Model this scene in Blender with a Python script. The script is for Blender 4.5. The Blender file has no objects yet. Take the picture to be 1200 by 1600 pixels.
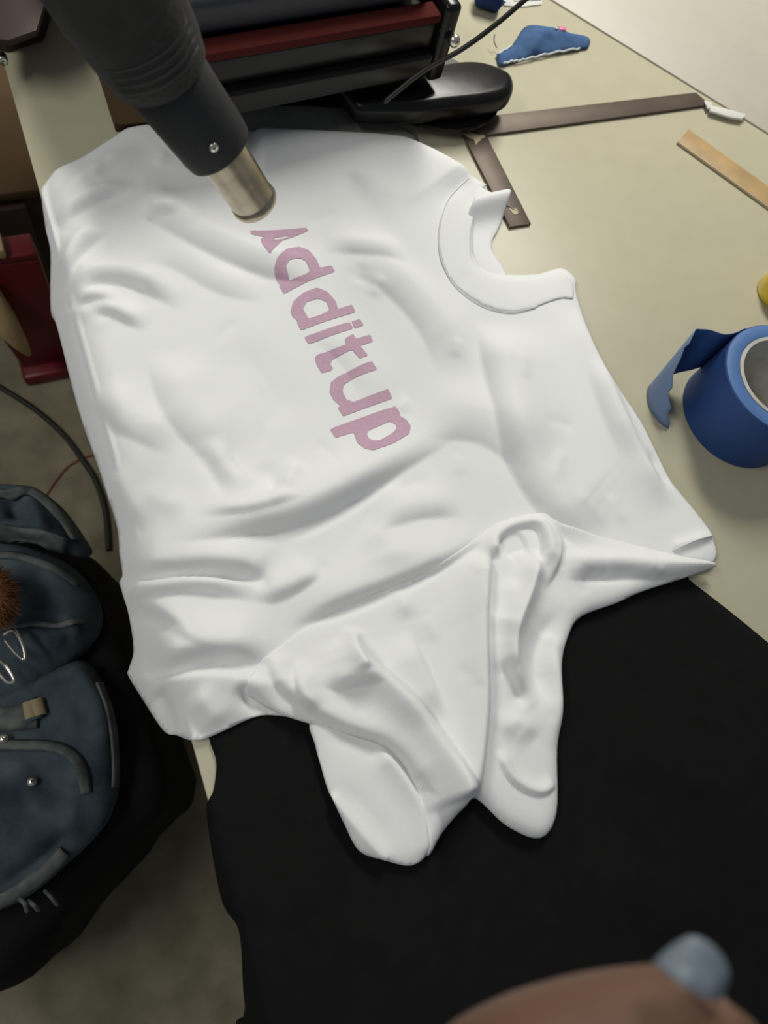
import bpy, bmesh, math, random
import numpy as np
from mathutils import Vector, Matrix
S = bpy.context.scene
C = S.collection
random.seed(7); rng = np.random.default_rng(7)
TOP = 0.75                                   # height of the table top
EDGE = -0.0155                               # left edge of the table (world x)

# ---------------------------------------------------------------- camera, world, lights, exposure
cd = bpy.data.cameras.new('camera'); cam = bpy.data.objects.new('camera', cd); C.objects.link(cam)
rot = Matrix([[0.91898, 0.26139, -0.2952], [-0.34328, 0.89872, -0.27288], [0.19398, 0.35211, 0.91564]])
cam.matrix_world = Matrix.Translation((0, 0, 1.4100000000000001)) @ rot.to_4x4()
cd.sensor_fit = 'VERTICAL'; cd.sensor_height = 36; cd.sensor_width = 27; cd.lens = 1155/1600*36
cd.clip_start = .01
cd.dof.use_dof = True; cd.dof.focus_distance = .72; cd.dof.aperture_fstop = 6.0
S.camera = cam
w = bpy.data.worlds.new('room_light'); S.world = w; w.use_nodes = True
w.node_tree.nodes['Background'].inputs[0].default_value = (.86, .92, 1, 1)
w.node_tree.nodes['Background'].inputs[1].default_value = .15
def ceiling_lamp(name, x, y, z, sx, sy, e, col=(1, .97, .88)):
    l = bpy.data.lights.new(name, 'AREA'); l.shape = 'RECTANGLE'; l.size = sx; l.size_y = sy; l.energy = e; l.color = col
    o = bpy.data.objects.new(name, l); C.objects.link(o); o.location = (x, y, z)
    return o
ceiling_lamp('fluorescent_light', 1.2, 1.75, 2.35, .35, 1.2, 53)
ceiling_lamp('fluorescent_light.001', -1.15, .5, 2.6, .35, 1.3, 20)
S.view_settings.view_transform = 'Standard'; S.view_settings.look = 'None'
S.view_settings.gamma = 1; S.view_settings.use_curve_mapping = False
S.view_settings.exposure = 0.0

# ---------------------------------------------------------------- materials
def mat(name, col, rough=.6, metal=0, noise=0, nscale=40, bump=0, bscale=300, col2=None, coat=0, sheen=0, dist=.002):
    m = bpy.data.materials.new(name); m.use_nodes = True; nt = m.node_tree; b = nt.nodes['Principled BSDF']
    b.inputs['Roughness'].default_value = rough; b.inputs['Metallic'].default_value = metal
    b.inputs['Coat Weight'].default_value = coat; b.inputs['Sheen Weight'].default_value = sheen; b.inputs['Specular IOR Level'].default_value = .5 if rough < .85 else .12
    tc = nt.nodes.new('ShaderNodeTexCoord')
    if noise or col2:
        n = nt.nodes.new('ShaderNodeTexNoise'); n.inputs['Scale'].default_value = nscale; n.inputs['Detail'].default_value = 6
        nt.links.new(tc.outputs['Object'], n.inputs['Vector'])
        r = nt.nodes.new('ShaderNodeValToRGB'); r.color_ramp.elements[0].position = .3; r.color_ramp.elements[1].position = .7
        c2 = col2 or tuple(c*(1-noise) for c in col)
        r.color_ramp.elements[0].color = (*c2, 1); r.color_ramp.elements[1].color = (*col, 1)
        nt.links.new(n.outputs['Fac'], r.inputs['Fac']); nt.links.new(r.outputs['Color'], b.inputs['Base Color'])
    else: b.inputs['Base Color'].default_value = (*col, 1)
    if bump:
        n = nt.nodes.new('ShaderNodeTexNoise'); n.inputs['Scale'].default_value = bscale; n.inputs['Detail'].default_value = 4
        nt.links.new(tc.outputs['Object'], n.inputs['Vector'])
        bp = nt.nodes.new('ShaderNodeBump'); bp.inputs['Strength'].default_value = bump; bp.inputs['Distance'].default_value = dist
        nt.links.new(n.outputs['Fac'], bp.inputs['Height']); nt.links.new(bp.outputs['Normal'], b.inputs['Normal'])
    return m
M = dict(
 table=mat('cream_laminate', (.485, .455, .33), .42, noise=.05, nscale=30, bump=.05, bscale=500),
 table2=mat('pale_laminate', (.44, .41, .345), .45, noise=.05, nscale=30),
 edge=mat('laminate_edge', (.55, .48, .33), .5),
 floor=mat('worn_concrete', (.30, .272, .19), .85, col2=(.175, .157, .107), nscale=14, bump=.2, bscale=120),
 shirt=mat('white_cotton', (.83, .84, .85), .9, bump=.25, bscale=1100, sheen=.1, dist=.0006),
 ink=mat('faded_mauve_ink', (.56, .365, .475), .75, noise=.12, nscale=260, bump=.15, bscale=700, dist=.0005),
 seam=mat('white_seam', (.70, .71, .74), .9),
 black=mat('black_cloth', (.0085, .0085, .0090), .95, noise=.2, nscale=60, bump=.3, bscale=900, dist=.0005),
 bag=mat('black_canvas', (.012, .012, .013), .9),
 denim=mat('blue_denim', (.095, .125, .15), .9, col2=(.022, .032, .044), nscale=16, bump=.4, bscale=700, dist=.001),
 denim_pale=mat('pale_denim', (.16, .18, .175), .9, col2=(.05, .06, .062), nscale=40, bump=.4, bscale=600, dist=.001),
 denim_scrap=mat('bright_denim', (.075, .15, .30), .9, col2=(.05, .10, .22), nscale=60, bump=.3, bscale=700, dist=.0006),
 thread=mat('tan_thread', (.30, .25, .14), .8),
 fray=mat('white_fray', (.6, .65, .68), .9),
 fur=mat('brown_fur', (.22, .085, .025), .8, noise=.5, nscale=50),
 steel=mat('bright_steel', (.75, .72, .66), .3, metal=1),
 nozzle=mat('heat_stained_steel', (.62, .56, .45), .3, metal=1, col2=(.36, .30, .21), nscale=35, bump=.25, bscale=25, dist=.004),
 gun=mat('grey_black_plastic', (.022, .023, .025), .6, noise=.2, nscale=60, bump=.15, bscale=400),
 gun2=mat('dusty_black_plastic', (.05, .049, .046), .8, col2=(.018, .018, .018), nscale=30, bump=.6, bscale=220, dist=.002),
 press=mat('black_enamel', (.008, .008, .008), .25, bump=.08, bscale=40),
 press2=mat('dark_slate_plastic', (.025, .027, .035), .5, noise=.1),
 maroon=mat('dull_maroon_strip', (.075, .014, .012), .95),
 square=mat('brown_steel', (.115, .085, .065), .5, metal=.3, col2=(.085, .06, .045), nscale=25),
 rubbed=mat('rubbed_metal', (.50, .42, .28), .6),
 wood=mat('ruler_wood', (.46, .30, .13), .55, noise=.25, nscale=40),
 pine=mat('pine_wood', (.60, .44, .22), .6, noise=.2, nscale=20),
 tape=mat('blue_masking_paper', (.012, .058, .225), .65, noise=.1, nscale=50),  # blue darkened to carry the shade on the roll's side
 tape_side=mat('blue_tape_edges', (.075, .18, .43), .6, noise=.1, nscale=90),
 tape_lit=mat('pale_lit_tape', (.16, .24, .42), .5),  # same tape where the fold catches light, brightness put into a paler blue
 core=mat('grey_card', (.55, .55, .53), .85, noise=.25, nscale=50),  # lightened so the inner wall of the tape core looks lit
 yellow=mat('yellow_film', (.75, .55, .03), .25, coat=.4),
 brown=mat('brown_board', (.10, .064, .034), .9, noise=.25, nscale=8),
 dbrown=mat('dark_brown_board', (.035, .017, .014), .6),
 red=mat('deep_red_enamel', (.16, .008, .015), .4, noise=.2, nscale=12),
 cord=mat('black_rubber', (.008, .008, .008), .45),
 rwire=mat('red_wire', (.22, .05, .03), .6),
 skin=mat('brown_skin', (.17, .088, .054), .6, noise=.12, nscale=40, bump=.1, bscale=300),
 nail=mat('pale_blue_grey_nail', (.19, .235, .28), .5),
 paper=mat('white_paper', (.62, .61, .58), .8),
 navy=mat('navy_cloth', (.02, .04, .13), .9),
 pink=mat('pink_plastic', (.8, .15, .35), .4),
 grey=mat('grey_felt', (.34, .34, .32), .9, noise=.15, nscale=80, bump=.2),
 wall=mat('beige_wall_paint', (.5, .47, .4), .9),
)
M['press'].node_tree.nodes['Principled BSDF'].inputs['Specular IOR Level'].default_value = .25
# ---------------------------------------------------------------- helpers
def link(name, me, m=None, parent=None, smooth=True):
    if isinstance(me, bmesh.types.BMesh):
        bm = me; me = bpy.data.meshes.new(name); bm.normal_update(); bm.to_mesh(me); bm.free()
    o = bpy.data.objects.new(name, me); C.objects.link(o)
    if m: me.materials.append(m)
    if smooth: me.polygons.foreach_set('use_smooth', [True]*len(me.polygons))
    if parent:
        o.parent = parent; o.matrix_parent_inverse = Matrix.Translation(parent.location).inverted() if parent.type == 'EMPTY' else Matrix()
    return o
def tag(o, label=None, cat=None, group=None, kind=None):
    for k, v in (('label', label), ('category', cat), ('group', group), ('kind', kind)):
        if v: o[k] = v
    return o
def thing(name, label, cat, loc, group=None):
    o = bpy.data.objects.new(name, None); C.objects.link(o); o.location = loc; o.empty_display_size = .02
    return tag(o, label, cat, group)
def sharp(o, ang=35):
    me = o.data
    bm = bmesh.new(); bm.from_mesh(me)
    for e in bm.edges:
        if len(e.link_faces) == 2 and e.calc_face_angle() > math.radians(ang): e.smooth = False
    bm.to_mesh(me); bm.free(); return o
def box(x0, x1, y0, y1, z0, z1, bev=.002, seg=2, bm=None):
    b2 = bmesh.new(); bmesh.ops.create_cube(b2, size=1)
    for v in b2.verts: v.co = ((x0+x1)/2+v.co.x*(x1-x0), (y0+y1)/2+v.co.y*(y1-y0), (z0+z1)/2+v.co.z*(z1-z0))
    if bev: bmesh.ops.bevel(b2, geom=b2.edges[:], offset=bev, segments=seg, affect='EDGES', profile=.5)
    return b2
def turn(bm, pivot, deg, axis='Z'):
    bmesh.ops.rotate(bm, verts=bm.verts, cent=pivot, matrix=Matrix.Rotation(math.radians(deg), 3, axis)); return bm
def prism(pts, z0, z1, bev=0, seg=2):
    bm = bmesh.new(); vs = [bm.verts.new((x, y, z0)) for x, y in pts]; f = bm.faces.new(vs)
    r = bmesh.ops.extrude_face_region(bm, geom=[f]); 
    for v in r['geom']:
        if isinstance(v, bmesh.types.BMVert): v.co.z = z1
    bmesh.ops.recalc_face_normals(bm, faces=bm.faces)
    if bev: bmesh.ops.bevel(bm, geom=bm.edges[:], offset=bev, segments=seg, affect='EDGES', profile=.5)
    return bm
def smooth_path(p, n=8):
    p = [Vector(q) for q in p]; o = []
    for i in range(len(p)-1):
        a = p[max(i-1, 0)]; b = p[i]; c = p[i+1]; d = p[min(i+2, len(p)-1)]
        for k in range(n):
            t = k/n; o.append(.5*((2*b)+(c-a)*t+(2*a-5*b+4*c-d)*t*t+(3*b-a-3*c+d)*t**3))
    o.append(p[-1]); return o
def tube(path, r, n=10, bm=None, cap=True):
    bm = bm or bmesh.new(); path = [Vector(p) for p in path]; rings = []; up = None
    for i, p in enumerate(path):
        t = (path[min(i+1, len(path)-1)]-path[max(i-1, 0)]).normalized()
        if up is None: up = t.orthogonal().normalized()
        up = (up-t*up.dot(t)).normalized(); s = t.cross(up)
        rr = r[i] if isinstance(r, (list, tuple)) else r
        rings.append([bm.verts.new(p+rr*(up*math.cos(a)+s*math.sin(a))) for a in [2*math.pi*k/n for k in range(n)]])
    for a, b in zip(rings, rings[1:]):
        for k in range(n): bm.faces.new((a[k], a[(k+1) % n], b[(k+1) % n], b[k]))
    if cap: bm.faces.new(rings[0][::-1]); bm.faces.new(rings[-1])
    return bm
def lathe(prof, origin, axis, n=48, closed=False):
    """profile = (distance along axis, radius)"""
    o = Vector(origin); a = Vector(axis).normalized(); u = a.orthogonal().normalized(); v = a.cross(u); bm = bmesh.new(); rings = []
    for d, r in prof:
        rings.append([bm.verts.new(o+a*d+max(r, 1e-5)*(u*math.cos(t)+v*math.sin(t))) for t in [2*math.pi*k/n for k in range(n)]])
    pr = list(zip(rings, rings[1:]))
    if closed: pr.append((rings[-1], rings[0]))
    for p, q in pr:
        for k in range(n): bm.faces.new((p[k], p[(k+1) % n], q[(k+1) % n], q[k]))
    bmesh.ops.recalc_face_normals(bm, faces=bm.faces)
    return bm
# ---- cloth sheets: an outline in table coordinates filled with a fine grid whose height is a sum of folds
def seg_dist(X, Y, pl, closed=False):
    """distance, signed side (+ = left of the path), arc parameter 0..1"""
    pl = np.asarray(pl, float); q = np.vstack([pl[1:], pl[:1]]) if closed else pl[1:]; p = pl if closed else pl[:-1]
    L = np.hypot(*(q-p).T); cum = np.concatenate([[0], np.cumsum(L)]); best = np.full(X.shape, 1e9); side = np.zeros(X.shape); par = np.zeros(X.shape)
    bx = np.zeros(X.shape); by = np.zeros(X.shape)
    for i in range(len(p)):
        d = q[i]-p[i]; l2 = max(d@d, 1e-12)
        t = np.clip(((X-p[i, 0])*d[0]+(Y-p[i, 1])*d[1])/l2, 0, 1)
        cx = p[i, 0]+t*d[0]; cy = p[i, 1]+t*d[1]; dd = np.hypot(X-cx, Y-cy); m = dd < best
        best = np.where(m, dd, best); side = np.where(m, np.sign(d[0]*(Y-p[i, 1])-d[1]*(X-p[i, 0])), side)
        par = np.where(m, (cum[i]+t*L[i])/cum[-1], par); bx = np.where(m, cx, bx); by = np.where(m, cy, by)
    return best, side, par, bx, by
def inside(X, Y, polys):
    r = np.zeros(X.shape, bool)
    for pl in polys:
        pl = np.asarray(pl)
        for (x1, y1), (x2, y2) in zip(pl, np.roll(pl, -1, 0)):
            if y1 == y2: continue
            c = ((Y < y1) != (Y < y2)) & (X < (x2-x1)*(Y-y1)/(y2-y1)+x1); r ^= c
    return r
def curve2(p, n=6, closed=False):
    p = [Vector((a, b, 0)) for a, b in p]
    if closed:
        q = p[-2:]+p+p[:2]; s = smooth_path(q, n)[2*n:-2*n-1]+[] ; s = s[:len(p)*n]
    else: s = smooth_path(p, n)
    return [(v.x, v.y) for v in s]
def folds(X, Y, F):
    """F: list of (path, amplitude, width on the left, width on the right[, start taper, end taper])"""
    Z = np.zeros(X.shape)
    for f in F:
        pl = curve2(f[0], 4); d, s, t, _, _ = seg_dist(X, Y, pl)
        a = f[4] if len(f) > 4 else .35; b = f[5] if len(f) > 5 else .35
        tp = np.clip(t/max(a, 1e-3), 0, 1); te = np.clip((1-t)/max(b, 1e-3), 0, 1)
        tap = (tp*tp*(3-2*tp))*(te*te*(3-2*te)) if (a > 0 and b > 0) else ((tp*tp*(3-2*tp)) if a > 0 else ((te*te*(3-2*te)) if b > 0 else 1))
        pr = [np.clip(1-(d/-q)**2, 0, 1)**.9 if q < 0 else np.exp(-(d/q)**1.6) for q in (f[2], f[3])]   # negative width: steep rolled side
        Z += f[1]*tap*np.where(s >= 0, pr[0], pr[1])
    return Z
def step(X, Y, path, w):
    """smooth 0..1 from the right to the left side of a path"""
    d, s, t, _, _ = seg_dist(X, Y, curve2(path, 4)); return 1/(1+np.exp(-np.clip(s*d/w, -40, 40)))
def sheet(name, polys, hf, m, parent=None, cell=.004, thick=.0012, smooth_outline=True):
    P = [np.array(curve2(p, 5, True)) if smooth_outline else np.array(p) for p in polys]
    allp = np.vstack(P); x0, y0 = allp.min(0)-cell; x1, y1 = allp.max(0)+cell
    xs = np.arange(x0, x1+cell, cell); ys = np.arange(y0, y1+cell, cell); X, Y = np.meshgrid(xs, ys, indexing='ij')
    D = np.full(X.shape, 1e9); BX = np.zeros(X.shape); BY = np.zeros(X.shape)
    for p in P:
        d, _, _, bx, by = seg_dist(X, Y, p, True); k = d < D; D = np.where(k, d, D); BX = np.where(k, bx, BX); BY = np.where(k, by, BY)
    I = inside(X, Y, P); ok = I | (D < cell*.55)
    F = ok[:-1, :-1] & ok[1:, :-1] & ok[1:, 1:] & ok[:-1, 1:]
    cnt = np.zeros(X.shape, int)
    for a, b in ((0, 0), (1, 0), (1, 1), (0, 1)): cnt[a:a+F.shape[0], b:b+F.shape[1]] += F
    bd = (cnt > 0) & (cnt < 4)
    X = np.where(bd, BX, X); Y = np.where(bd, BY, Y); Dn = np.where(bd, 0, D)
    Z = hf(X, Y, Dn)
    idx = -np.ones(X.shape, int); use = cnt > 0; idx[use] = np.arange(use.sum())
    V = np.column_stack([X[use], Y[use], Z[use]])
    ii, jj = np.nonzero(F); Q = np.column_stack([idx[ii, jj], idx[ii+1, jj], idx[ii+1, jj+1], idx[ii, jj+1]])
    me = bpy.data.meshes.new(name); me.from_pydata(V.tolist(), [], Q.tolist()); me.update()
    o = link(name, me, m, parent)
    if thick:
        md = o.modifiers.new('thickness', 'SOLIDIFY'); md.thickness = thick; md.offset = -1
    return o
def edge_round(D, lo, hi, w): return lo+(hi-lo)*(1-np.exp(-(D/w)))

# ---------------------------------------------------------------- setting: floor, walls
tag(link('floor', box(-1.6, 3.2, -1.4, 3.0, -.05, 0, 0), M['floor'], smooth=False), kind='structure')
tag(link('wall_back', box(-1.6, 3.2, 3.0, 3.1, 0, 2.7, 0), M['wall'], smooth=False), kind='structure')

# ---------------------------------------------------------------- tables
SEAM = [(0.7178,0.8597),(0.9418,0.5754)]
sa = Vector(SEAM[0]); sb = Vector(SEAM[1]); sd = (sb-sa).normalized()
far = sa-sd*.55; near = sb+sd*.9
sn = Vector((sd.y, -sd.x)); sn = sn if sn.x > 0 else -sn
def table(name, label, poly, legs, m, loc):
    t = thing(name, label, 'table', loc)
    sharp(link('tabletop', prism(poly, TOP-.028, TOP, .002, 2), m, t))
    cx = sum(p[0] for p in poly)/len(poly); cy = sum(p[1] for p in poly)/len(poly)
    band = [(cx+(x-cx)*.90, cy+(y-cy)*.90) for x, y in poly]
    link('apron', prism(band, TOP-.075, TOP-.0285), M['edge'], t, False)
    for x, y in legs: sharp(link('leg', box(x-.02, x+.02, y-.02, y+.02, 0, TOP-.076, .003), M['press2'], t))
    return t
p1 = [(EDGE, -.75), (near.x-.25, -.75), tuple(near), tuple(far), (EDGE, far.y)]
table('work_table', 'cream laminate work table under the white shirt', p1, [(.12, -.6), (.12, 1.2), (.75, -.5), (.62, 1.15)], M['table'], (.4, .3, 0))
g = sn*.0035
q = [near+g, near+g+sn*.8, far+g+sn*.8, far+g]
table('side_table', 'paler laminate table butted against the work table beyond the thin dark joint', [tuple(v) for v in q],
      [tuple((near+sn*.2-sd*.2)), tuple(near+sn*.6-sd*.2), tuple(far+sn*.2+sd*.2), tuple(far+sn*.6+sd*.2)], M['table2'], tuple(near+sn*.4)+(0,))

# ---------------------------------------------------------------- black cloth
BK = [(0.4841,0.05),(0.4921,0.0382),(0.4956,0.0329),(0.497,0.0296),(0.5016,0.0233),(0.5207,-0.0073),(0.5431,-0.0456),(0.5938,-0.1365),(0.6045,-0.2294),(0.5085,-0.335),(0.3905,-0.3948),(0.1788,-0.3181),(-0.0322,-0.2149),(-0.0311,-0.1563),(-0.0192,-0.0983),(-0.0263,-0.0743),(-0.0194,-0.007),(-0.0095,0.0078),(-0.0009,0.0287),(0.0035,0.0594),(0.0627,0.0896),(0.1674,0.0785),(0.3328,0.0698)]
def bk_h(X, Y, D):
    Z = TOP+edge_round(D, .0026, .0045, .01)
    Z += folds(X, Y, [([(0.0539,-0.1097),(0.0895,-0.1628),(0.1055,-0.2346)], .006, .03, .02), ([(0.352,-0.0449),(0.3799,-0.1158),(0.4554,-0.1676)], .005, .03, .02),
                      ([(0.2661,-0.147),(0.3057,-0.2002),(0.3837,-0.2475)], .005, .03, .03), ([(0.0233,-0.0377),(0.0254,-0.0983),(0.0104,-0.1756)], .006, .02, .02)])
    u = np.clip((EDGE+.004-X)/.016, 0, 3); return Z-.03*u**2
bk = sheet('black_cloth', [BK], bk_h, M['black'], cell=.006, thick=.002)
tag(bk, 'plain black cloth spread over the near corner of the cream table', 'cloth')

# ---------------------------------------------------------------- white t-shirt
SH = thing('t_shirt', 'white cotton t-shirt with mauve lettering spread across the cream table', 't-shirt', (.25, .35, TOP+.004))
BODY = [(-0.0161,0.6255),(0.0047,0.6529),(0.0367,0.6674),(0.0717,0.6883),(0.1029,0.7033),(0.1629,0.6996),(0.2191,0.6781),(0.2576,0.6689),(0.301,0.6598),(0.3754,0.6433),(0.4043,0.6321),(0.437,0.6045),(0.4649,0.5713),(0.4777,0.5562),(0.4777,0.5542),(0.4621,0.5382),(0.4542,0.5299),(0.4461,0.5169),(0.4389,0.504),(0.4289,0.4824),(0.422,0.4644),(0.4212,0.4527),(0.4241,0.4421),(0.435,0.4326),(0.4532,0.4262),(0.4872,0.4201),(0.5211,0.4215),(0.5319,0.4035),(0.5237,0.3833),(0.5125,0.3167),(0.5162,0.2647),(0.5236,0.2134),(0.5234,0.1655),(0.5243,0.1365),(0.534,0.1009),(0.5388,0.0711),(0.5249,0.0445),(0.4702,0.0542),(0.3733,0.0773),(0.2938,0.0625),(0.2223,0.0542),(0.1554,0.0464),(0.1243,0.028),(0.0896,0.03),(0.0602,0.0454),(0.0398,0.0521),(0.0006,0.049),(-0.0146,0.0518),(-0.0258,0.0611),(-0.036,0.0701),(-0.047,0.1035),(-0.0554,0.1321),(-0.0531,0.1372),(-0.0437,0.1484),(-0.0396,0.1788),(-0.04,0.2007),(-0.04,0.2127),(-0.0353,0.2157),(-0.0332,0.2338),(-0.0288,0.2568),(-0.0297,0.2918),(-0.0315,0.3298),(-0.0345,0.3701),(-0.0356,0.4136),(-0.0346,0.4887),(-0.0363,0.5126),(-0.0214,0.5634),(-0.0196,0.5963)]
BODY_F = [
 ([(-0.0117,0.2384),(0.0451,0.2266),(0.0851,0.2213),(0.1211,0.2187),(0.1679,0.2254),(0.2041,0.2346),(0.2656,0.2515),(0.3238,0.2699)], .015, .030, -.017, .35, .45),
 ([(0.0379,0.2429),(0.0817,0.2301),(0.1247,0.2296),(0.1444,0.2321)], .005, .012, -.008),
 ([(-0.033,0.2189),(-0.0009,0.2041),(0.0363,0.1952),(0.0782,0.1786),(0.0986,0.1673)], .013, .022, -.014, .25, .3),
 ([(-0.0378,0.1987),(-0.0055,0.1862),(0.026,0.1787),(0.0613,0.1615),(0.0806,0.1481)], .009, .006, -.011, 0, .4),
 ([(-0.0351,0.1877),(-0.0116,0.1626),(0.0085,0.1356),(0.0309,0.1166)], .008, .014, -.009, .05, .5),
 ([(-0.0341,0.1269),(0.0054,0.1239),(0.0419,0.1158),(0.0775,0.1011)], .014, .022, -.017, .25, .35),
 ([(-0.0482,0.1227),(-0.021,0.1057),(0.0137,0.095),(0.0474,0.0778),(0.0651,0.0621)], .008, .006, .022, 0, .3),
 ([(0.0698,0.1607),(0.0815,0.1509),(0.1123,0.1536),(0.1338,0.1628)], .007, .016, -.010),
 ([(0.1807,0.1879),(0.1976,0.1629),(0.1983,0.13)], .005, .022, .022),
 ([(0.0782,0.1216),(0.1342,0.128),(0.1856,0.1307),(0.2472,0.1359),(0.3027,0.1519)], .010, .030, -.012, .3, .3),
 ([(0.1098,0.2319),(0.115,0.2506),(0.1123,0.2739)], -.005, .010, .011, .3, .5),
 ([(0.1059,0.1905),(0.1598,0.202),(0.1959,0.2119),(0.2483,0.2251)], -.004, .005, .004),
 ([(-0.0271,0.1983),(0.0009,0.1896),(0.0322,0.1804),(0.0844,0.1604)], -.005, .006, .003, .2, .3),
 ([(-0.0326,0.1804),(-0.0151,0.1596),(-0.0029,0.1439),(0.0071,0.1302)], -.006, .005, .004, .1, .4),
 ([(-0.0392,0.113),(-0.0192,0.1129),(0.0169,0.1063),(0.0483,0.0992)], -.005, .007, .004, .2, .4),
 ([(0.0809,0.1118),(0.1166,0.1121),(0.1604,0.114),(0.2068,0.1183),(0.2443,0.1255)], -.004, .006, .004, .4, .1),
 ([(0.0548,0.3047),(0.0646,0.2748),(0.0724,0.2394)], -.004, .010, .008),
 ([(0.2119,0.4145),(0.2424,0.3598),(0.2477,0.297)], .003, .03, -.02),
 ([(0.1186,0.4198),(0.1444,0.353),(0.1575,0.2912)], -.003, .02, .03),
 ([(0.1222,0.2317),(0.131,0.2495),(0.1489,0.2653)], .004, .01, .01),
 ([(0.0957,0.236),(0.0767,0.2748),(0.0745,0.3098)], .007, .018, -.014),
 ([(-0.016,0.3137),(-0.0127,0.28),(-0.0013,0.2353)], .006, .010, .020),
 ([(-0.0014,0.2801),(0.018,0.2551),(0.0404,0.2519)], .004, .012, .012),
 ([(-0.0251,0.4937),(0.0092,0.5121),(0.0452,0.5062),(0.0768,0.4798),(0.0972,0.4596)], .009, .016, -.014),
 ([(-0.0136,0.4913),(0.01,0.4885),(0.032,0.4776)], .005, .008, -.008),
 ([(-0.0017,0.4773),(0.0235,0.4679),(0.051,0.4413)], .006, .012, -.009),
 ([(-0.0223,0.5123),(-0.0068,0.5366),(0.0131,0.5568),(0.0388,0.5725)], .009, .012, -.012),
 ([(-0.0152,0.5808),(0.0164,0.6),(0.0514,0.6126),(0.0819,0.616)], .007, .010, -.010),
 ([(-0.0092,0.5978),(0.0221,0.6261),(0.0677,0.6537),(0.1042,0.6643)], .006, .012, .016),
 ([(0.0444,0.5967),(0.087,0.5961),(0.1088,0.5767),(0.1392,0.5386),(0.1895,0.4975),(0.2552,0.4784)], .011, .020, -.026),
 ([(0.0784,0.5753),(0.0981,0.5743),(0.1152,0.5627)], .005, .009, -.007),
 ([(0.0536,0.5408),(0.1003,0.5194),(0.1422,0.4781),(0.185,0.4609)], .005, .02, -.02),
 ([(0.2768,0.4975),(0.32,0.4497),(0.3466,0.3803),(0.3454,0.3033)], .008, .024, -.030),
 ([(0.2517,0.5111),(0.3052,0.492),(0.3505,0.4681)], .005, .018, -.016),
 ([(0.4059,0.3712),(0.3872,0.293),(0.3731,0.2189),(0.3828,0.1497),(0.4112,0.0986)], .012, .045, -.024, .2, .2),
 ([(0.5177,0.3684),(0.4965,0.2333),(0.4967,0.1546),(0.5039,0.1073)], .009, .012, .022, .2, .2),
 ([(0.5001,0.2986),(0.4891,0.2352),(0.4858,0.173)], .005, .012, -.014),
 ([(0.5113,0.1817),(0.5166,0.1452),(0.5272,0.1308)], -.005, .008, .008),
 ([(0.0626,0.4137),(0.0626,0.3445),(0.0946,0.2836)], .008, .030, -.024),
 ([(-0.0052,0.397),(0.0103,0.3509),(0.0509,0.3126)], .006, .020, -.020),
 ([(0.2227,0.6768),(0.3016,0.6587),(0.3769,0.6427),(0.4363,0.6007),(0.4592,0.5525)], .012, .010, .05, .05, .1),
 ([(0.2737,0.2904),(0.3509,0.2629),(0.3977,0.1971)], .008, .035, -.035),
 ([(0.1877,0.1892),(0.2417,0.1905),(0.293,0.1792)], .006, .022, -.016),
 ([(-0.032,0.1039),(-0.0289,0.0837),(-0.0308,0.0603)], -.011, .005, .007, .2, 0),
 ([(0.0291,0.0818),(0.0437,0.0567),(0.0598,0.0455)], -.010, .006, .006),
 ([(-0.0042,0.0889),(0.0063,0.0687),(0.0118,0.0504)], .005, .012, .012),
 ([(0.4836,0.071),(0.5081,0.0708),(0.5346,0.0702)], .005, .006, .003, .1, 0),
]
WR = []
for i in range(70):
    x, y = rng.uniform(-.01, .6), rng.uniform(.05, .68); a = rng.normal(1.0, .7); l = rng.uniform(.02, .06)
    WR.append(([(x, y), (x+l*math.cos(a)*.5, y+l*math.sin(a)*.5+.003), (x+l*math.cos(a), y+l*math.sin(a))], rng.uniform(-.0014, .002), .007, .007))
GX, GY = np.meshgrid(np.arange(-.08, .66, .002), np.arange(-.12, .80, .002), indexing='ij')
GZ = folds(GX, GY, BODY_F)+folds(GX, GY, WR)
def bil(X, Y):
    fx = np.clip((X+.08)/.002, 0, GX.shape[0]-2); fy = np.clip((Y+.12)/.002, 0, GX.shape[1]-2); i = fx.astype(int); j = fy.astype(int); a = fx-i; b = fy-j
    return GZ[i, j]*(1-a)*(1-b)+GZ[i+1, j]*a*(1-b)+GZ[i, j+1]*(1-a)*b+GZ[i+1, j+1]*a*b
BODYC = curve2(BODY, 5, True)
def body_h(X, Y, D=None):
    if D is None: D = seg_dist(X, Y, BODYC, True)[0]
    k = 1-np.exp(-D/.010)
    Z = TOP+.0080+.0055*k+bil(X, Y)*(.25+.75*k)*1.35
    Z = np.maximum(Z, TOP+.0062)
    u = np.clip((EDGE+.024-X)/.020, 0, 3.2); Z = Z-.0075*u**2
    return np.where(X > EDGE, np.maximum(Z, TOP+.0062), Z)
body = sheet('body', [BODY], body_h, M['shirt'], SH, cell=.0025, thick=.0012)

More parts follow.
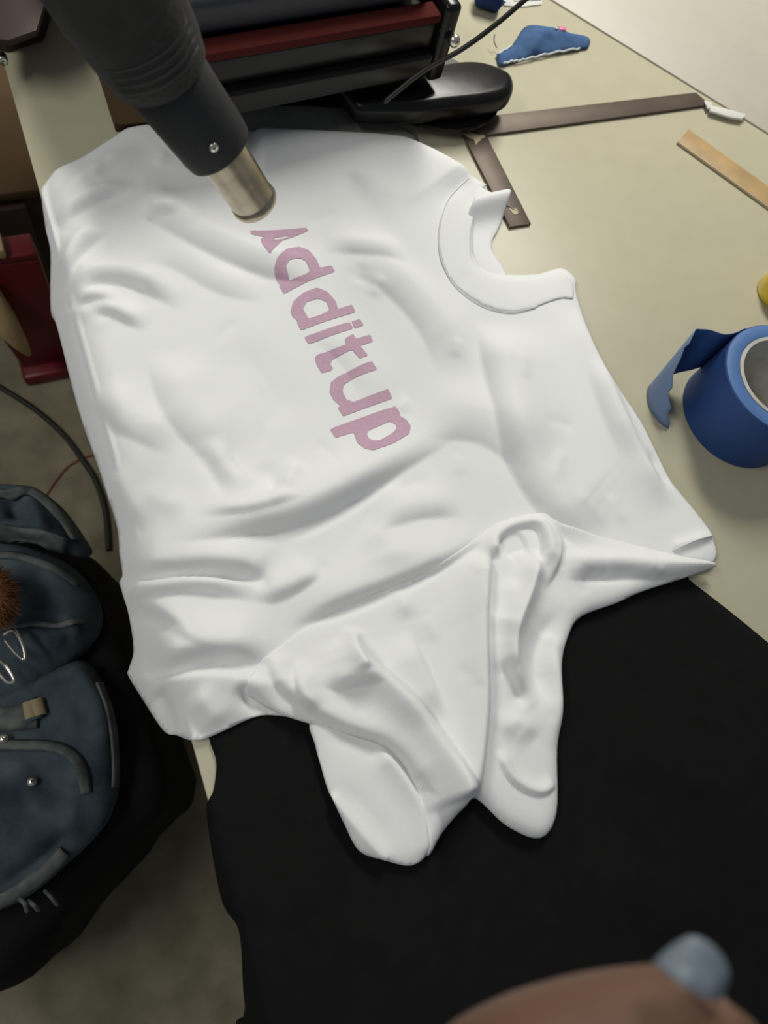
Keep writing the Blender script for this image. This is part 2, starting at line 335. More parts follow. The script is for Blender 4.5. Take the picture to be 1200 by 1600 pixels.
# near sleeve, crumpled over the black cloth
SLV = [(0.0973,0.1087),(0.1545,0.1181),(0.2069,0.1223),(0.242,0.1276),(0.2762,0.1378),(0.3097,0.1503),(0.3552,0.1488),(0.369,0.1342),(0.3784,0.1252),(0.4137,0.1049),(0.4789,0.0675),(0.5209,0.0431),(0.501,0.0391),(0.43,0.0411),(0.3982,0.039),(0.3568,0.0384),(0.3374,0.0271),(0.3174,0.0032),(0.3005,-0.0342),(0.281,-0.0626),(0.2574,-0.1105),(0.2347,-0.1231),(0.2107,-0.1036),(0.1939,-0.0745),(0.18,-0.0769),(0.1566,-0.0882),(0.137,-0.1001),(0.1392,-0.071),(0.1452,-0.0386),(0.133,-0.0085),(0.1055,0.0125),(0.0828,0.0291),(0.0601,0.0461),(0.0432,0.0641),(0.0378,0.0775),(0.0652,0.099)]
SLV_F = [
 ([(0.2866,0.1299),(0.2549,0.0692),(0.2366,0.0268),(0.2194,-0.0126),(0.1875,-0.0678)], .017, -.010, .020, .12, 0),
 ([(0.3409,0.1135),(0.3098,0.077),(0.2774,0.0434),(0.2661,0.0109),(0.2722,-0.0254)], .015, .010, .010, .2, .25),
 ([(0.3405,0.0525),(0.3064,0.0314),(0.289,0.006),(0.2873,-0.0298)], -.007, .012, .012, .3, .3),
 ([(0.2609,0.0278),(0.2608,0.0065),(0.2653,-0.0221)], -.007, .010, .008, .3, .3),
 ([(0.3028,0.0951),(0.287,0.0677),(0.2671,0.0427)], .004, .010, .010, .3, .3),
 ([(0.1346,0.0933),(0.1343,0.0642),(0.1493,0.0437),(0.1656,0.0081),(0.1788,-0.0376),(0.1815,-0.0709)], .014, -.010, .020, .15, .05),
 ([(0.1445,0.0959),(0.1367,0.0808),(0.1383,0.0543)], .007, .006, .008, .2, .2),
 ([(0.0898,0.0887),(0.084,0.0539),(0.1032,0.0267),(0.1334,-0.0045),(0.1485,-0.0345)], .008, .014, -.008, .2, 0),
 ([(0.0714,0.1016),(0.0683,0.074),(0.0907,0.0383)], .006, .008, -.008, .2, .2),
 ([(0.1789,0.0817),(0.1811,0.0398),(0.1838,-0.0067)], .008, -.012, .024),
 ([(0.1844,0.132),(0.1922,0.1106),(0.1922,0.0857)], .005, .008, .010),
 ([(0.1009,0.0686),(0.1149,0.0581),(0.154,0.0506)], .006, .010, -.010),
 ([(0.2924,0.1149),(0.3002,0.1358),(0.3249,0.1455),(0.3527,0.1387),(0.3512,0.1138),(0.3349,0.0887)], .012, .010, -.008, .1, .2),
 ([(0.3045,0.1225),(0.316,0.1245),(0.332,0.1251)], -.014, .007, .007, .2, .2),
 ([(0.3587,0.1464),(0.3639,0.1308),(0.3617,0.1107),(0.344,0.089),(0.3252,0.0749)], .006, -.005, .008, .2, .3),
 ([(0.3532,0.0929),(0.4113,0.0778),(0.4739,0.0574),(0.5174,0.0413)], .011, .010, -.018, .15, 0),
 ([(0.3575,0.0797),(0.3956,0.0658),(0.4376,0.0575)], -.004, .01, .006),
 ([(0.2254,-0.0426),(0.2295,-0.0695),(0.2473,-0.0873),(0.2657,-0.0857)], .004, .006, -.005, .2, .1),
 ([(0.3172,0.0335),(0.3002,-0.0226),(0.2705,-0.0649)], .006, .008, .01),
 ([(0.2297,-0.0327),(0.2511,-0.0287),(0.2613,-0.0498)], .005, .01, .014),
]
SWR = []
for i in range(60):
    x, y = rng.uniform(.20, .56), rng.uniform(-.05, .14); a = rng.normal(-1.2, .5); l = rng.uniform(.015, .05)
    SWR.append(([(x, y), (x+l*math.cos(a)*.5+.002, y+l*math.sin(a)*.5), (x+l*math.cos(a), y+l*math.sin(a))], rng.uniform(-.0012, .0018), .005, .006))
SLVC = curve2(SLV, 5, True)
def slv_h(X, Y, D):
    k = 1-np.exp(-D/.008); b = body_h(X, Y, np.maximum(seg_dist(X, Y, BODYC, True)[0], .012))
    inb = inside(X, Y, [np.array(BODYC)])
    db = seg_dist(X, Y, BODYC, True)[0]; m = 1/(1+np.exp(-np.clip(np.where(inb, db, -db)/.014, -30, 30)))
    base = b*m+(TOP+.011)*(1-m)
    base = np.maximum(base, TOP+.011*(1-m)+.004*m)
    k2 = 1-np.exp(-D/.006)
    Z = base+(.0020+.009*k2)*(1-m)+(.0007+.008*(1-np.exp(-D/.035)))*m+1.25*folds(X, Y, SLV_F+SWR)*((.35+.65*k2)*(1-m)+m*(1-np.exp(-D/.012)))
    return np.maximum(Z, base+.0022*(1-m)+.0007*m)
slv = sheet('sleeve', [SLV], slv_h, M['shirt'], SH, cell=.0018, thick=.0012)
LIN = [(0.0831,0.0338),(0.079,0.0131),(0.0782,-0.0029),(0.0777,-0.0242),(0.0812,-0.0517),(0.0864,-0.0763),(0.1029,-0.0899),(0.1198,-0.101),(0.1311,-0.1018),(0.1407,-0.0968),(0.1571,-0.0885),(0.1771,-0.0721),(0.1782,-0.0367),(0.1591,-0.0073),(0.1239,0.0279)]
def lin_h(X, Y, D):
    Z = TOP+.0115+.004*(1-np.exp(-D/.006))+folds(X, Y, [
      ([(0.1267,-0.0042),(0.1377,-0.0303),(0.1447,-0.0615),(0.1396,-0.0922)], .007, .004, .010, .2, 0),
      ([(0.0767,-0.0265),(0.0883,-0.0544),(0.1031,-0.0882)], .006, .004, .008, .1, 0),
      ([(0.0848,-0.0162),(0.1016,-0.049),(0.1174,-0.0912)], -.002, .008, .008),
      ([(0.0853,0.0189),(0.1042,0.0066),(0.13,-0.0192)], -.002, .008, .008)])
    s = 1/(1+np.exp(-np.clip((X-[(0.1128,-0.0069)][0][0])/.02, -20, 20)))
    return np.maximum(Z, TOP+.0108)
lin = sheet('sleeve_lining', [LIN], lin_h, M['shirt'], SH, cell=.0018, thick=.001)

# collar
CO = [(0.4571,0.5617),(0.4429,0.5543),(0.4312,0.5466),(0.4159,0.534),(0.4033,0.5193),(0.3958,0.5067),(0.3884,0.4925),(0.3822,0.4773),(0.379,0.4636),(0.3766,0.4499),(0.3773,0.434),(0.3807,0.4193),(0.39,0.4035),(0.4006,0.391),(0.4148,0.381),(0.43,0.3751),(0.446,0.3742),(0.4629,0.3748),(0.4812,0.3779),(0.4989,0.3794),(0.5137,0.3762),(0.5189,0.385),(0.523,0.3967),(0.519,0.4066),(0.5123,0.4144),(0.4966,0.414),(0.4794,0.4139),(0.4616,0.4157),(0.4456,0.419),(0.4338,0.4241),(0.4254,0.4294),(0.4181,0.4371),(0.4152,0.4475),(0.4156,0.4582),(0.4217,0.4743),(0.4289,0.4895),(0.4398,0.5071),(0.4455,0.5145),(0.4513,0.5182),(0.4695,0.5208),(0.4867,0.5226),(0.4896,0.525),(0.4871,0.5293),(0.4774,0.5387)]
def DB(X, Y): return np.maximum(seg_dist(X, Y, BODYC, True)[0], .006)
def co_h(X, Y, D):
    return body_h(X, Y, DB(X, Y))+.0010+.0012*(1-np.exp(-D/.002))
sheet('collar', [CO], co_h, M['shirt'], SH, cell=.0016, thick=.001, smooth_outline=False)
SEAMC = [(0.4544,0.5601),(0.4305,0.5457),(0.4153,0.5331),(0.3951,0.5059),(0.3816,0.4766),(0.3761,0.4492),(0.3801,0.4187),(0.4,0.3903),(0.4293,0.3745),(0.4622,0.3743)]
pl = curve2(SEAMC, 8); ax = np.array([p[0] for p in pl]); ay = np.array([p[1] for p in pl]); az = body_h(ax, ay)+.0016
link('collar_seam', tube([(a, b, c) for a, b, c in zip(ax, ay, az)], .0007, 6), M['seam'], SH)
BC = [(0.4457,0.5276),(0.4631,0.5342),(0.4968,0.5352),(0.4956,0.5286),(0.4899,0.5198),(0.4767,0.5),(0.4669,0.4894),(0.4583,0.4816),(0.4537,0.475),(0.4499,0.4664),(0.4508,0.4589),(0.4526,0.4475),(0.4536,0.4345),(0.4546,0.4216),(0.4385,0.4231),(0.4254,0.4312),(0.4182,0.4453),(0.4155,0.4603),(0.4188,0.478),(0.4316,0.5082)]
NT = [(0.441,0.5239),(0.4896,0.5269),(0.4985,0.5273)]
def bc_h(X, Y, D):
    d = seg_dist(X, Y, NT)[0]; return TOP+.0025+.020*np.exp(-(d/.016)**2)+.002*(1-np.exp(-D/.004))
sheet('back_neck', [BC], bc_h, M['shirt'], SH, cell=.002, thick=.001, smooth_outline=False)
pl = curve2([(0.4828,0.0692),(0.5081,0.0708),(0.5368,0.0702)], 8); ax = np.array([p[0] for p in pl]); ay = np.array([p[1] for p in pl]); az = body_h(ax, ay)+.0006
link('shoulder_seam', tube([(a, b, c) for a, b, c in zip(ax, ay, az)], .0007, 6), M['seam'], SH)

# printed letters
LET = [
 [[(0.1798,0.5326),(0.241,0.5285),(0.2424,0.5239),(0.2093,0.5158),(0.1886,0.4927),(0.1843,0.5061),(0.1862,0.5168),(0.1923,0.5204),(0.1783,0.5256)], [(0.2005,0.5196),(0.2238,0.5226),(0.2115,0.518),(0.2026,0.5171)]],
 [[(0.189,0.4784),(0.1949,0.488),(0.2113,0.5017),(0.2249,0.5038),(0.2339,0.4981),(0.2383,0.4853),(0.2389,0.4741),(0.2524,0.4752),(0.2535,0.4669),(0.2199,0.4604),(0.1914,0.4507),(0.1895,0.4601),(0.1905,0.4632),(0.1885,0.4702)], [(0.2019,0.4791),(0.2082,0.4854),(0.2208,0.487),(0.2259,0.4827),(0.2265,0.4715),(0.2212,0.4684),(0.2016,0.465)]],
 [[(0.1913,0.4289),(0.1976,0.4396),(0.2116,0.448),(0.2276,0.4513),(0.2367,0.4444),(0.2419,0.43),(0.2407,0.4205),(0.2573,0.4226),(0.2578,0.4126),(0.2165,0.408),(0.1944,0.4043),(0.1936,0.4124),(0.1944,0.417),(0.1913,0.4224)], [(0.2047,0.4292),(0.212,0.4365),(0.2252,0.4378),(0.2319,0.4322),(0.2318,0.4216),(0.2236,0.4185),(0.2066,0.4159)]],
 [[(0.1955,0.3961),(0.2471,0.402),(0.2479,0.3929),(0.1969,0.3868)], [(0.2493,0.4019),(0.2592,0.4033),(0.2605,0.3949),(0.2495,0.3926)]],
 [[(0.1979,0.3691),(0.2012,0.3729),(0.2334,0.3752),(0.2345,0.3824),(0.2452,0.3863),(0.2457,0.3798),(0.2631,0.3822),(0.2631,0.3734),(0.2474,0.3707),(0.2514,0.358),(0.2416,0.3564),(0.2372,0.368),(0.2155,0.3641),(0.2107,0.3591),(0.2124,0.3541),(0.2092,0.3518),(0.1994,0.3515),(0.1974,0.3615)]],
 [[(0.2,0.329),(0.2048,0.3391),(0.2155,0.3441),(0.2531,0.3509),(0.2551,0.3399),(0.2283,0.3372),(0.2174,0.3337),(0.2128,0.3266),(0.2135,0.3166),(0.2194,0.3121),(0.236,0.314),(0.259,0.3169),(0.2598,0.3057),(0.2284,0.3024),(0.2039,0.2991),(0.2022,0.3098),(0.2054,0.3112),(0.2009,0.3198)]],
 [[(0.1863,0.2891),(0.2468,0.2958),(0.2591,0.2964),(0.2611,0.2888),(0.2599,0.2846),(0.2644,0.2789),(0.2657,0.2704),(0.2608,0.2621),(0.2397,0.2546),(0.2166,0.2515),(0.2094,0.2556),(0.206,0.2651),(0.2076,0.2791),(0.1884,0.278)], [(0.2191,0.2731),(0.2224,0.2766),(0.247,0.2812),(0.2515,0.2763),(0.2512,0.272),(0.2454,0.2676),(0.2278,0.2614),(0.2215,0.2627),(0.2184,0.2675)]],
]
for lp in LET:
    def lh(X, Y, D): return body_h(X, Y)+.0005
    rp = []
    for p in lp:                              # densify, light corner rounding
        p = np.array(p); o_ = []
        for a, b in zip(p, np.roll(p, -1, 0)):
            o_ += [tuple(a*.93+b*.07), tuple(a*.5+b*.5), tuple(a*.07+b*.93)]
        rp.append(o_)
    sheet('printed_letter', rp, lh, M['ink'], SH, cell=.00085, thick=0, smooth_outline=False)

# ---------------------------------------------------------------- blue tape roll
tb = Vector((.651, .193, TOP+.0005)); TH = .080; RO = .067; RI = .051; ta = Vector((0, 0, 1))
tr = thing('tape_roll', 'wide roll of blue masking tape with a loose curled end', 'tape', tuple(tb))
sharp(link('tape', lathe([(0, RI+.0005), (0, RO-.001), (.001, RO), (TH-.001, RO), (TH, RO-.001), (TH, RI+.0005)], tb, ta, 72, True), M['tape'], tr))
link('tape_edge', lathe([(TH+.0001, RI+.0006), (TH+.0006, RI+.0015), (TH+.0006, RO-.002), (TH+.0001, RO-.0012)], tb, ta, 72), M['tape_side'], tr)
sharp(link('card_core', lathe([(.0, RI-.004), (0, RI), (TH+.001, RI), (TH+.001, RI-.004)], tb, ta, 72, True), M['core'], tr))
def flap():
    bm = bmesh.new(); rows = []; m = 12
    p1 = [(v.x, v.y) for v in smooth_path([(.640, .2590, 0), (.620, .2525, 0), (.602, .2500, 0), (.584, .2545, 0), (.567, .2545, 0)], 5)]
    p2 = [(v.x, v.y) for v in smooth_path([(.5600, .2530, 0), (.5540, .2460, 0), (.5490, .2340, 0), (.5480, .2200, 0), (.5520, .2060, 0), (.558, .199, 0)], 8)]
    for k, (x, y) in enumerate(p1):               # from the roll to the fold
        t = k/len(p1); lo = .026*math.sin(math.pi*min(1, t*1.15))
        rows.append([bm.verts.new((x+.016*t*j/(m-1), y+.018*t*j/(m-1), TOP+.0006+lo*(1-j/(m-1))+TH*j/(m-1))) for j in range(m)])
    for k in range(9):                            # the folded strip, torn off at a slant
        row = []
        for j in range(m):
            h = j/(m-1); S_ = (.16+.84*(1-h)**1.4+.05*math.sin(j*2.7)*(h > .05))*k/8; f = S_*(len(p2)-1); i = min(int(f), len(p2)-2); a = f-i
            x = p2[i][0]*(1-a)+p2[i+1][0]*a; y = p2[i][1]*(1-a)+p2[i+1][1]*a
            row.append(bm.verts.new((x+.019*h, y+.018*h, TOP+.0006+TH*h)))
        rows.append(row)
    for a, b in zip(rows, rows[1:]):
        for j in range(m-1): bm.faces.new((a[j], a[j+1], b[j+1], b[j]))
    for f in bm.faces: f.material_index = 0
    for f in list(bm.faces)[-(m-1)*8:]: f.material_index = 1  # folded strip gets the painted lit tone
    return bm
fl = link('loose_end', flap(), M['tape'], tr); fl.data.materials.append(M['tape_lit']); md = fl.modifiers.new('t', 'SOLIDIFY'); md.thickness = .0005

# ---------------------------------------------------------------- steel square, ruler, chips, scraps
z = TOP+.0005
A1 = [(0.5147,0.6622),(0.8614,0.6618),(0.8722,0.6375),(0.5151,0.6312),(0.4954,0.6341)]; A2 = [(0.4971,0.636),(0.5142,0.6356),(0.5137,0.4926),(0.4859,0.4939),(0.4843,0.64)]
sq = thing('steel_square', 'flat brown steel framing square lying beside the shirt collar', 'ruler', (A1[3][0], A1[3][1], z))
L1 = [(0.474,0.6625),(0.8607,0.6607),(0.8715,0.6364),(0.5129,0.6326)]; L2 = [(0.4835,0.638),(0.5142,0.6356),(0.5146,0.4924),(0.4855,0.493)]
sharp(link('blade', prism(L1, z, z+.0035, .0006), M['square'], sq)); sharp(link('tongue', prism(L2, z, z+.0034, .0006), M['square'], sq))
def blot(name, pts, zz, m, parent, seed):
    r = random.Random(seed); bm = bmesh.new(); o_ = []
    n = len(pts)
    return prism([(x+r.uniform(-.001, .001), y+r.uniform(-.001, .001)) for x, y in curve2(pts, 4, True)], zz, zz+.0003)
link('worn_patch', blot('p', [(0.4839,0.639),(0.5031,0.6351),(0.5116,0.6317),(0.4988,0.6231),(0.4938,0.6197),(0.4929,0.6282),(0.4865,0.6323)], z+.0036, M['rubbed'], sq, 1), M['rubbed'], sq, False)
link('worn_patch', blot('p', [(0.4923,0.5239),(0.4984,0.5198),(0.5051,0.5147),(0.5059,0.5106),(0.4977,0.5102),(0.4952,0.5165)], z+.0036, M['rubbed'], sq, 2), M['rubbed'], sq, False)

RU = [(0.7864,0.5844),(0.8243,0.5879),(0.8978,0.4792),(0.9358,0.4067),(0.8977,0.3508),(0.8656,0.4552)]
ru = thing('wooden_ruler', 'flat wooden ruler lying on the table by the joint', 'ruler', (RU[0][0], RU[0][1], z))
ra = Vector([(0.7853,0.5823)][0]); rb = Vector([(0.8656,0.4552)][0]); rd_ = (rb-ra).normalized(); rn = Vector((-rd_.y, rd_.x)); rn = rn if rn.dot(Vector([(0.8223,0.5882)][0])-ra) > 0 else -rn
wd = abs((Vector([(0.8217,0.5872)][0])-ra).dot(rn)); e = ra+rd_*.30
sharp(link('strip', prism([tuple(ra), tuple(e), tuple(e+rn*wd), tuple(ra+rn*wd)], z, z+.003, .0006), M['wood'], ru))
link('brass_edge', prism([tuple(ra-rn*.0011), tuple(e-rn*.0011), tuple(e-rn*.0001), tuple(ra-rn*.0001)], z, z+.0032), M['rubbed'], ru, False)

CH = [(0.8634,0.6399),(0.8736,0.6302),(0.9152,0.6078),(0.9062,0.6007),(0.8872,0.6034),(0.8606,0.6236)]
chp = thing('plastic_chip', 'small pale translucent chip lying at the table joint near the steel square', 'scrap', (CH[0][0], CH[0][1], z))
link('chip', prism([(0.8673,0.631),(0.8878,0.6235),(0.9174,0.6075),(0.9041,0.601),(0.8871,0.6069),(0.86,0.6225)], z+.004, z+.007, .0006), M['paper'], chp)
link('torn_end', prism([(0.8626,0.6424),(0.8733,0.6374),(0.8708,0.6294),(0.8605,0.6272)], z+.004, z+.006, .0005), M['paper'], chp)
SC = [(0.5867,0.7639),(0.6163,0.7773),(0.6561,0.8095),(0.6961,0.7959),(0.7398,0.7818),(0.7325,0.7629),(0.7151,0.7598),(0.6568,0.7564),(0.6192,0.7511),(0.5877,0.7441),(0.5822,0.7494)]
scr = thing('denim_scrap', 'cut scrap of blue denim with white frayed edge on the table', 'fabric', (SC[0][0], SC[0][1], z))
def sc_h(X, Y, D): return TOP+.003+.006*(1-np.exp(-D/.008))+folds(X, Y, [([(0.6149,0.7707),(0.6705,0.7817),(0.7214,0.779)], .008, .02, .012), ([(0.6278,0.7551),(0.6415,0.7631),(0.6547,0.7785)], .006, .006, .006)])
sheet('panel', [SC], sc_h, M['denim_scrap'], scr, cell=.004, thick=.0015)
for p in ([(0.5886,0.7453),(0.6031,0.7482),(0.6132,0.7479),(0.6291,0.7501),(0.6557,0.7542),(0.6882,0.7578),(0.7157,0.7598)], [(0.5857,0.7617),(0.6,0.7683),(0.6148,0.775)]):
    link('frayed_edge', tube([(x, y, TOP+.0045+.0012*math.sin(i*2.1)) for i, (x, y) in enumerate(curve2(p, 4))], .0014, 6), M['fray'], scr)
link('thread', tube(smooth_path([(0.5912,0.774,0.754),(0.5856,0.7772,0.762),(0.5878,0.7835,0.766)]), .0006, 6), M['cord'], scr)
pk = [(0.6918,0.7907),(0.7043,0.7907),(0.7034,0.7847),(0.691,0.7847)]
pn = thing('pink_clip', 'tiny pink clip lying on the denim scrap', 'clip', (pk[0][0], pk[0][1], TOP+.012))
link('clip_body', prism([(0.6928,0.7904),(0.7015,0.7871),(0.6987,0.7813),(0.6884,0.7835)], TOP+.012, TOP+.016, .001), M['pink'], pn)
link('clip_pin', tube([(0.6814,0.7826,0.767),(0.6865,0.7857,0.768)], .0012, 6), M['steel'], pn)
nv = [(0.6162,0.8912),(0.6443,0.8792),(0.6293,0.843),(0.6109,0.8421),(0.5977,0.8529)]
nb = thing('navy_cloth_roll', 'small navy blue cloth roll at the far edge beside white paper', 'fabric', (nv[0][0], nv[0][1], z))
a, b = [(0.5946,0.862,0.766),(0.6267,0.8447,0.766)]; link('roll', lathe([(0, .001), (0, .010), (.003, .015), ((Vector(b)-Vector(a)).length-.003, .015), ((Vector(b)-Vector(a)).length, .010), ((Vector(b)-Vector(a)).length, .001)], a, Vector(b)-Vector(a), 20), M['navy'], nb)
link('cloth_tail', prism([(0.6118,0.8657),(0.6321,0.8728),(0.644,0.8581),(0.625,0.8497)], z, z+.002, .0005), M['navy'], nb)
wp = [(0.6662,0.9151),(0.7312,0.9107),(0.6989,0.851),(0.6655,0.8487),(0.6388,0.8535)]
pp = thing('white_paper', 'folded white paper slip at the far edge of the cream table', 'paper', (wp[0][0], wp[0][1], z))
link('sheet', prism(wp, z, z+.001), M['paper'], pp, False); link('folded_flap', turn(prism([(0.6823,0.9205),(0.7324,0.9133),(0.7013,0.8584),(0.6569,0.8595)], z+.0015, z+.0022), Vector((wp[1][0], wp[1][1], z)), 0), M['paper'], pp, False)

yc = Vector([(0.7928,0.3303,0.75)][0])
yl = thing('yellow_tape_roll', 'shiny yellow tape roll cut off by the right edge of the photo', 'tape', (yc.x, yc.y, TOP))
sharp(link('roll', lathe([(0.0005, .018), (.0005, .027), (.002, .028), (.030, .028), (.032, .027), (.032, .018)], (yc.x+.008, yc.y, TOP), (0, 0, 1), 40, True), M['yellow'], yl))
link('core', lathe([(.001, .0165), (.001, .0175), (.0325, .0175), (.0325, .0165)], (yc.x+.008, yc.y, TOP), (0, 0, 1), 40, True), M['core'], yl)

# ---------------------------------------------------------------- heat press
HP = thing('heat_press', 'black clamshell heat press with a maroon strip at the table end', 'machine', (.31, .8, TOP))
PA, PB = [Vector((*p, 0)) for p in [(0.1695,0.6369),(0.4267,0.6665)]]      # the ends of the maroon strip
TW = math.degrees(math.atan2(PB.y-PA.y, PB.x-PA.x))
def hp(name, x0, x1, y0, y1, z0, z1, bev, seg, m):
    bm = box(x0, x1, y0, y1, TOP+z0, TOP+z1, bev, seg); turn(bm, Vector((0, 0, 0)), TW)
    bmesh.ops.translate(bm, verts=bm.verts, vec=PB); return sharp(link(name, bm, M[m], HP), 40)
hp('lower_platen', -.30, 0, -.006, .33, .070, .098, .005, 3, 'press')
hp('heating_head', -.30, 0, .004, .33, .099, .130, .004, 3, 'press')
hp('maroon_strip', -.30, 0, .0, .022, .1305, .140, .002, 2, 'maroon')
hp('upper_cover', -.29, -.004, .019, .33, .141, .178, .010, 4, 'press2')
hp('side_plate', .0015, .022, -.004, .33, .060, .150, .006, 3, 'press')
hp('front_panel', -.29, -.01, .075, .33, .0185, .0695, .003, 2, 'press')
def foot(p, w0, w1, z0, z1):
    bm = prism(curve2(p, 4, True), z0, z1); 
    top = [e for e in bm.edges if abs(e.verts[0].co.z-e.verts[1].co.z) < 1e-6]
    bmesh.ops.bevel(bm, geom=top, offset=.012, segments=4, affect='EDGES', profile=.5); return bm
FT = [(0.3258,0.6979),(0.4227,0.6987),(0.4778,0.7092),(0.5206,0.7066),(0.5503,0.6883),(0.5541,0.6687),(0.54,0.6494),(0.5105,0.6428),(0.4504,0.6424),(0.4011,0.643),(0.3275,0.6585)]
sharp(link('base_arm', foot(FT, 0, 0, TOP+.018, TOP+.050), M['press'], HP), 60)
FT2 = [(0.2051,0.771),(0.2905,0.7718),(0.3875,0.7666),(0.4522,0.7542),(0.508,0.7149),(0.5382,0.6785),(0.5292,0.6476),(0.4748,0.6312),(0.413,0.6533),(0.3686,0.6797),(0.2987,0.6991),(0.233,0.7116)]
sharp(link('base_plate', prism(curve2(FT2, 3, True), TOP+.0135, TOP+.0178), M['press'], HP), 60)
for x, y in [(0.5047,0.6711),(0.5045,0.737),(0.2765,0.7746),(0.3412,0.8218)]: sharp(link('rubber_foot', lathe([(0, .001), (0, .016), (.015, .014), (.015, .001)], (x, y, TOP+.0003), (0, 0, 1), 20), M['cord'], HP))
link('latch_knob', lathe([(0, .001), (0, .006), (.006, .007), (.010, .004), (.010, .001)], [(0.4427,0.6606,0.865)][0], (.2, -.9, .4), 20), M['steel'], HP)
cb = tag(link('power_cord', tube(smooth_path([(0.352,0.6167,0.8336),(0.3889,0.6165,0.8673),(0.4211,0.6072,0.8967),(0.4552,0.6103,0.9195),(0.4892,0.6166,0.9433),(0.5245,0.6141,0.9758)]), .0026, 10), M['cord']), 'thin black power cord crossing in front of the black press', 'cord')

GP = [(0.2352,0.7301),(0.2771,0.7257),(0.3292,0.7116),(0.375,0.6878),(0.3994,0.6689),(0.4228,0.6448),(0.4057,0.6229),(0.3392,0.6233),(0.22,0.642),(0.1826,0.6668),(0.19,0.7191)]
gp = sheet('grey_pad', [GP], lambda X, Y, D: TOP+.0035+.0015*(1-np.exp(-D/.006)), M['grey'], cell=.006, thick=.003)
tag(gp, 'grey cloth pad tucked between the shirt and the black press', 'pad')
# brown box beside press, brown and dark boards
bb = thing('brown_box', 'low brown cardboard box standing between the press and table end', 'box', (.09, .78, TOP))
BB = [(0.0678,0.8491),(0.0809,0.8062),(0.0789,0.7077),(0.1021,0.7024),(0.186,0.7049),(0.2224,0.8337),(0.1759,0.8921),(0.0948,0.8989)]
sharp(link('carton', prism([(0.064,0.8516),(0.0795,0.8064),(0.0787,0.7039),(0.1646,0.7079),(0.1996,0.836),(0.156,0.9047)], TOP+.0005, TOP+.012, .001), M['brown'], bb))
sharp(link('lid', prism([(0.072,0.8258),(0.082,0.7871),(0.0828,0.6994),(0.1596,0.698),(0.1922,0.8178),(0.1529,0.8805)], TOP+.0125, TOP+.015, .0008), M['brown'], bb))
dbx = thing('dark_crate', 'dark maroon wooden crate at the far left table end', 'crate', (-.02, .95, TOP))
DB = [(-0.0531,0.8514),(-0.0088,0.833),(0.0335,0.8465),(0.0882,0.9758),(-0.0305,0.9829)]
sharp(link('crate_wall', prism(DB, TOP+.0005, TOP+.06, .003), M['dbrown'], dbx))
sharp(link('crate_rim', prism([(x*.98, y) for x, y in [(-0.0457,0.777),(-0.0044,0.7656),(0.0263,0.7771),(0.0718,0.8831),(-0.0263,0.889)]], TOP+.0605, TOP+.068, .002), M['dbrown'], dbx))
link('metal_catch', lathe([(0, .001), (0, .005), (.010, .005), (.010, .001)], [(-0.0147,0.7921,0.78)][0], (0, -1, .2), 16), M['steel'], dbx)
cbn = thing('brown_cabinet', 'brown wooden floor cabinet standing left of the table', 'cabinet', (-.3, 1.2, 0))
CBX = (-.75, EDGE-.012, 1.085, 1.75)
sharp(link('carcass', box(CBX[0], CBX[1], CBX[2], CBX[3], .06, .28, .003), M['dbrown'], cbn))
sharp(link('cabinet_top', box(CBX[0]-.01, CBX[1]+.008, CBX[2]-.01, CBX[3], .281, .30, .004), M['brown'], cbn))
sharp(link('plinth', box(CBX[0]+.02, CBX[1]-.02, CBX[2]+.03, CBX[3], 0, .059, .002), M['dbrown'], cbn))
for k in (0, 1):
    d = sharp(link('door', box(CBX[0]+.02+k*.35, CBX[0]+.345+k*.35, CBX[2]-.018, CBX[2]-.0005, .07, .27, .003), M['dbrown'], cbn))
    link('handle', tube([(CBX[0]+.30+k*.08, CBX[2]-.019, .15), (CBX[0]+.30+k*.08, CBX[2]-.035, .16), (CBX[0]+.30+k*.08, CBX[2]-.035, .21), (CBX[0]+.30+k*.08, CBX[2]-.019, .22)], .004, 8), M['steel'], d)

# red sawhorse leg with pine slat
rp = Vector([(-0.111,0.896)][0])
rl = thing('red_stand', 'deep red steel stand with a pale wooden brace on the floor left of the table', 'stand', (rp.x, rp.y, 0))
wx = .037
bm = box(rp.x-wx, rp.x+wx+.02, rp.y+.006, rp.y+.05, .008, .33, .006, 3)
for v in bm.verts:
    if v.co.x < rp.x: v.co.x -= .035*v.co.z/.33
sharp(link('leg', bm, M['red'], rl))
sharp(link('foot_flange', box(rp.x-wx-.008, rp.x+wx+.008, rp.y-.02, rp.y+.055, 0, .03, .008, 3), M['red'], rl))
sharp(link('cap', box(rp.x-wx-.035, rp.x+wx+.018, rp.y+.006, rp.y+.05, .331, .345, .004, 3), M['red'], rl))
sharp(link('wooden_block', box(rp.x-.022, rp.x+.012, rp.y+.004, rp.y+.045, .346, .366, .003), M['pine'], rl))
link('brace', tube([(-0.1837,0.9415,0.33),(-0.1564,0.8906,0.29),(-0.1402,0.854,0.25),(-0.1289,0.8502,0.19),(-0.1249,0.8654,0.13)], [.03, .028, .024, .014, .006], 10), M['pine'], rl)

tag(link('floor_cable', tube(smooth_path([(-0.2813,0.9718,0.005),(-0.2027,0.8852,0.005),(-0.1499,0.82,0.005),(-0.1101,0.7511,0.005),(-0.0878,0.6876,0.005),(-0.0748,0.6387,0.005),(-0.0723,0.5715,0.005),(-0.0845,0.4943,0.005)]), .0055, 10), M['cord']), 'thick black cable curving across the bare floor', 'cable')
tag(link('red_wire', tube(smooth_path([(-0.1881,0.6063,0.002),(-0.1638,0.6402,0.002),(-0.1412,0.6643,0.002),(-0.1153,0.6852,0.002),(-0.0805,0.6956,0.002),(-0.0315,0.6953,0.002)]), .002, 8), M['rwire']), 'thin dull red wire on the floor beside the black cable', 'wire')

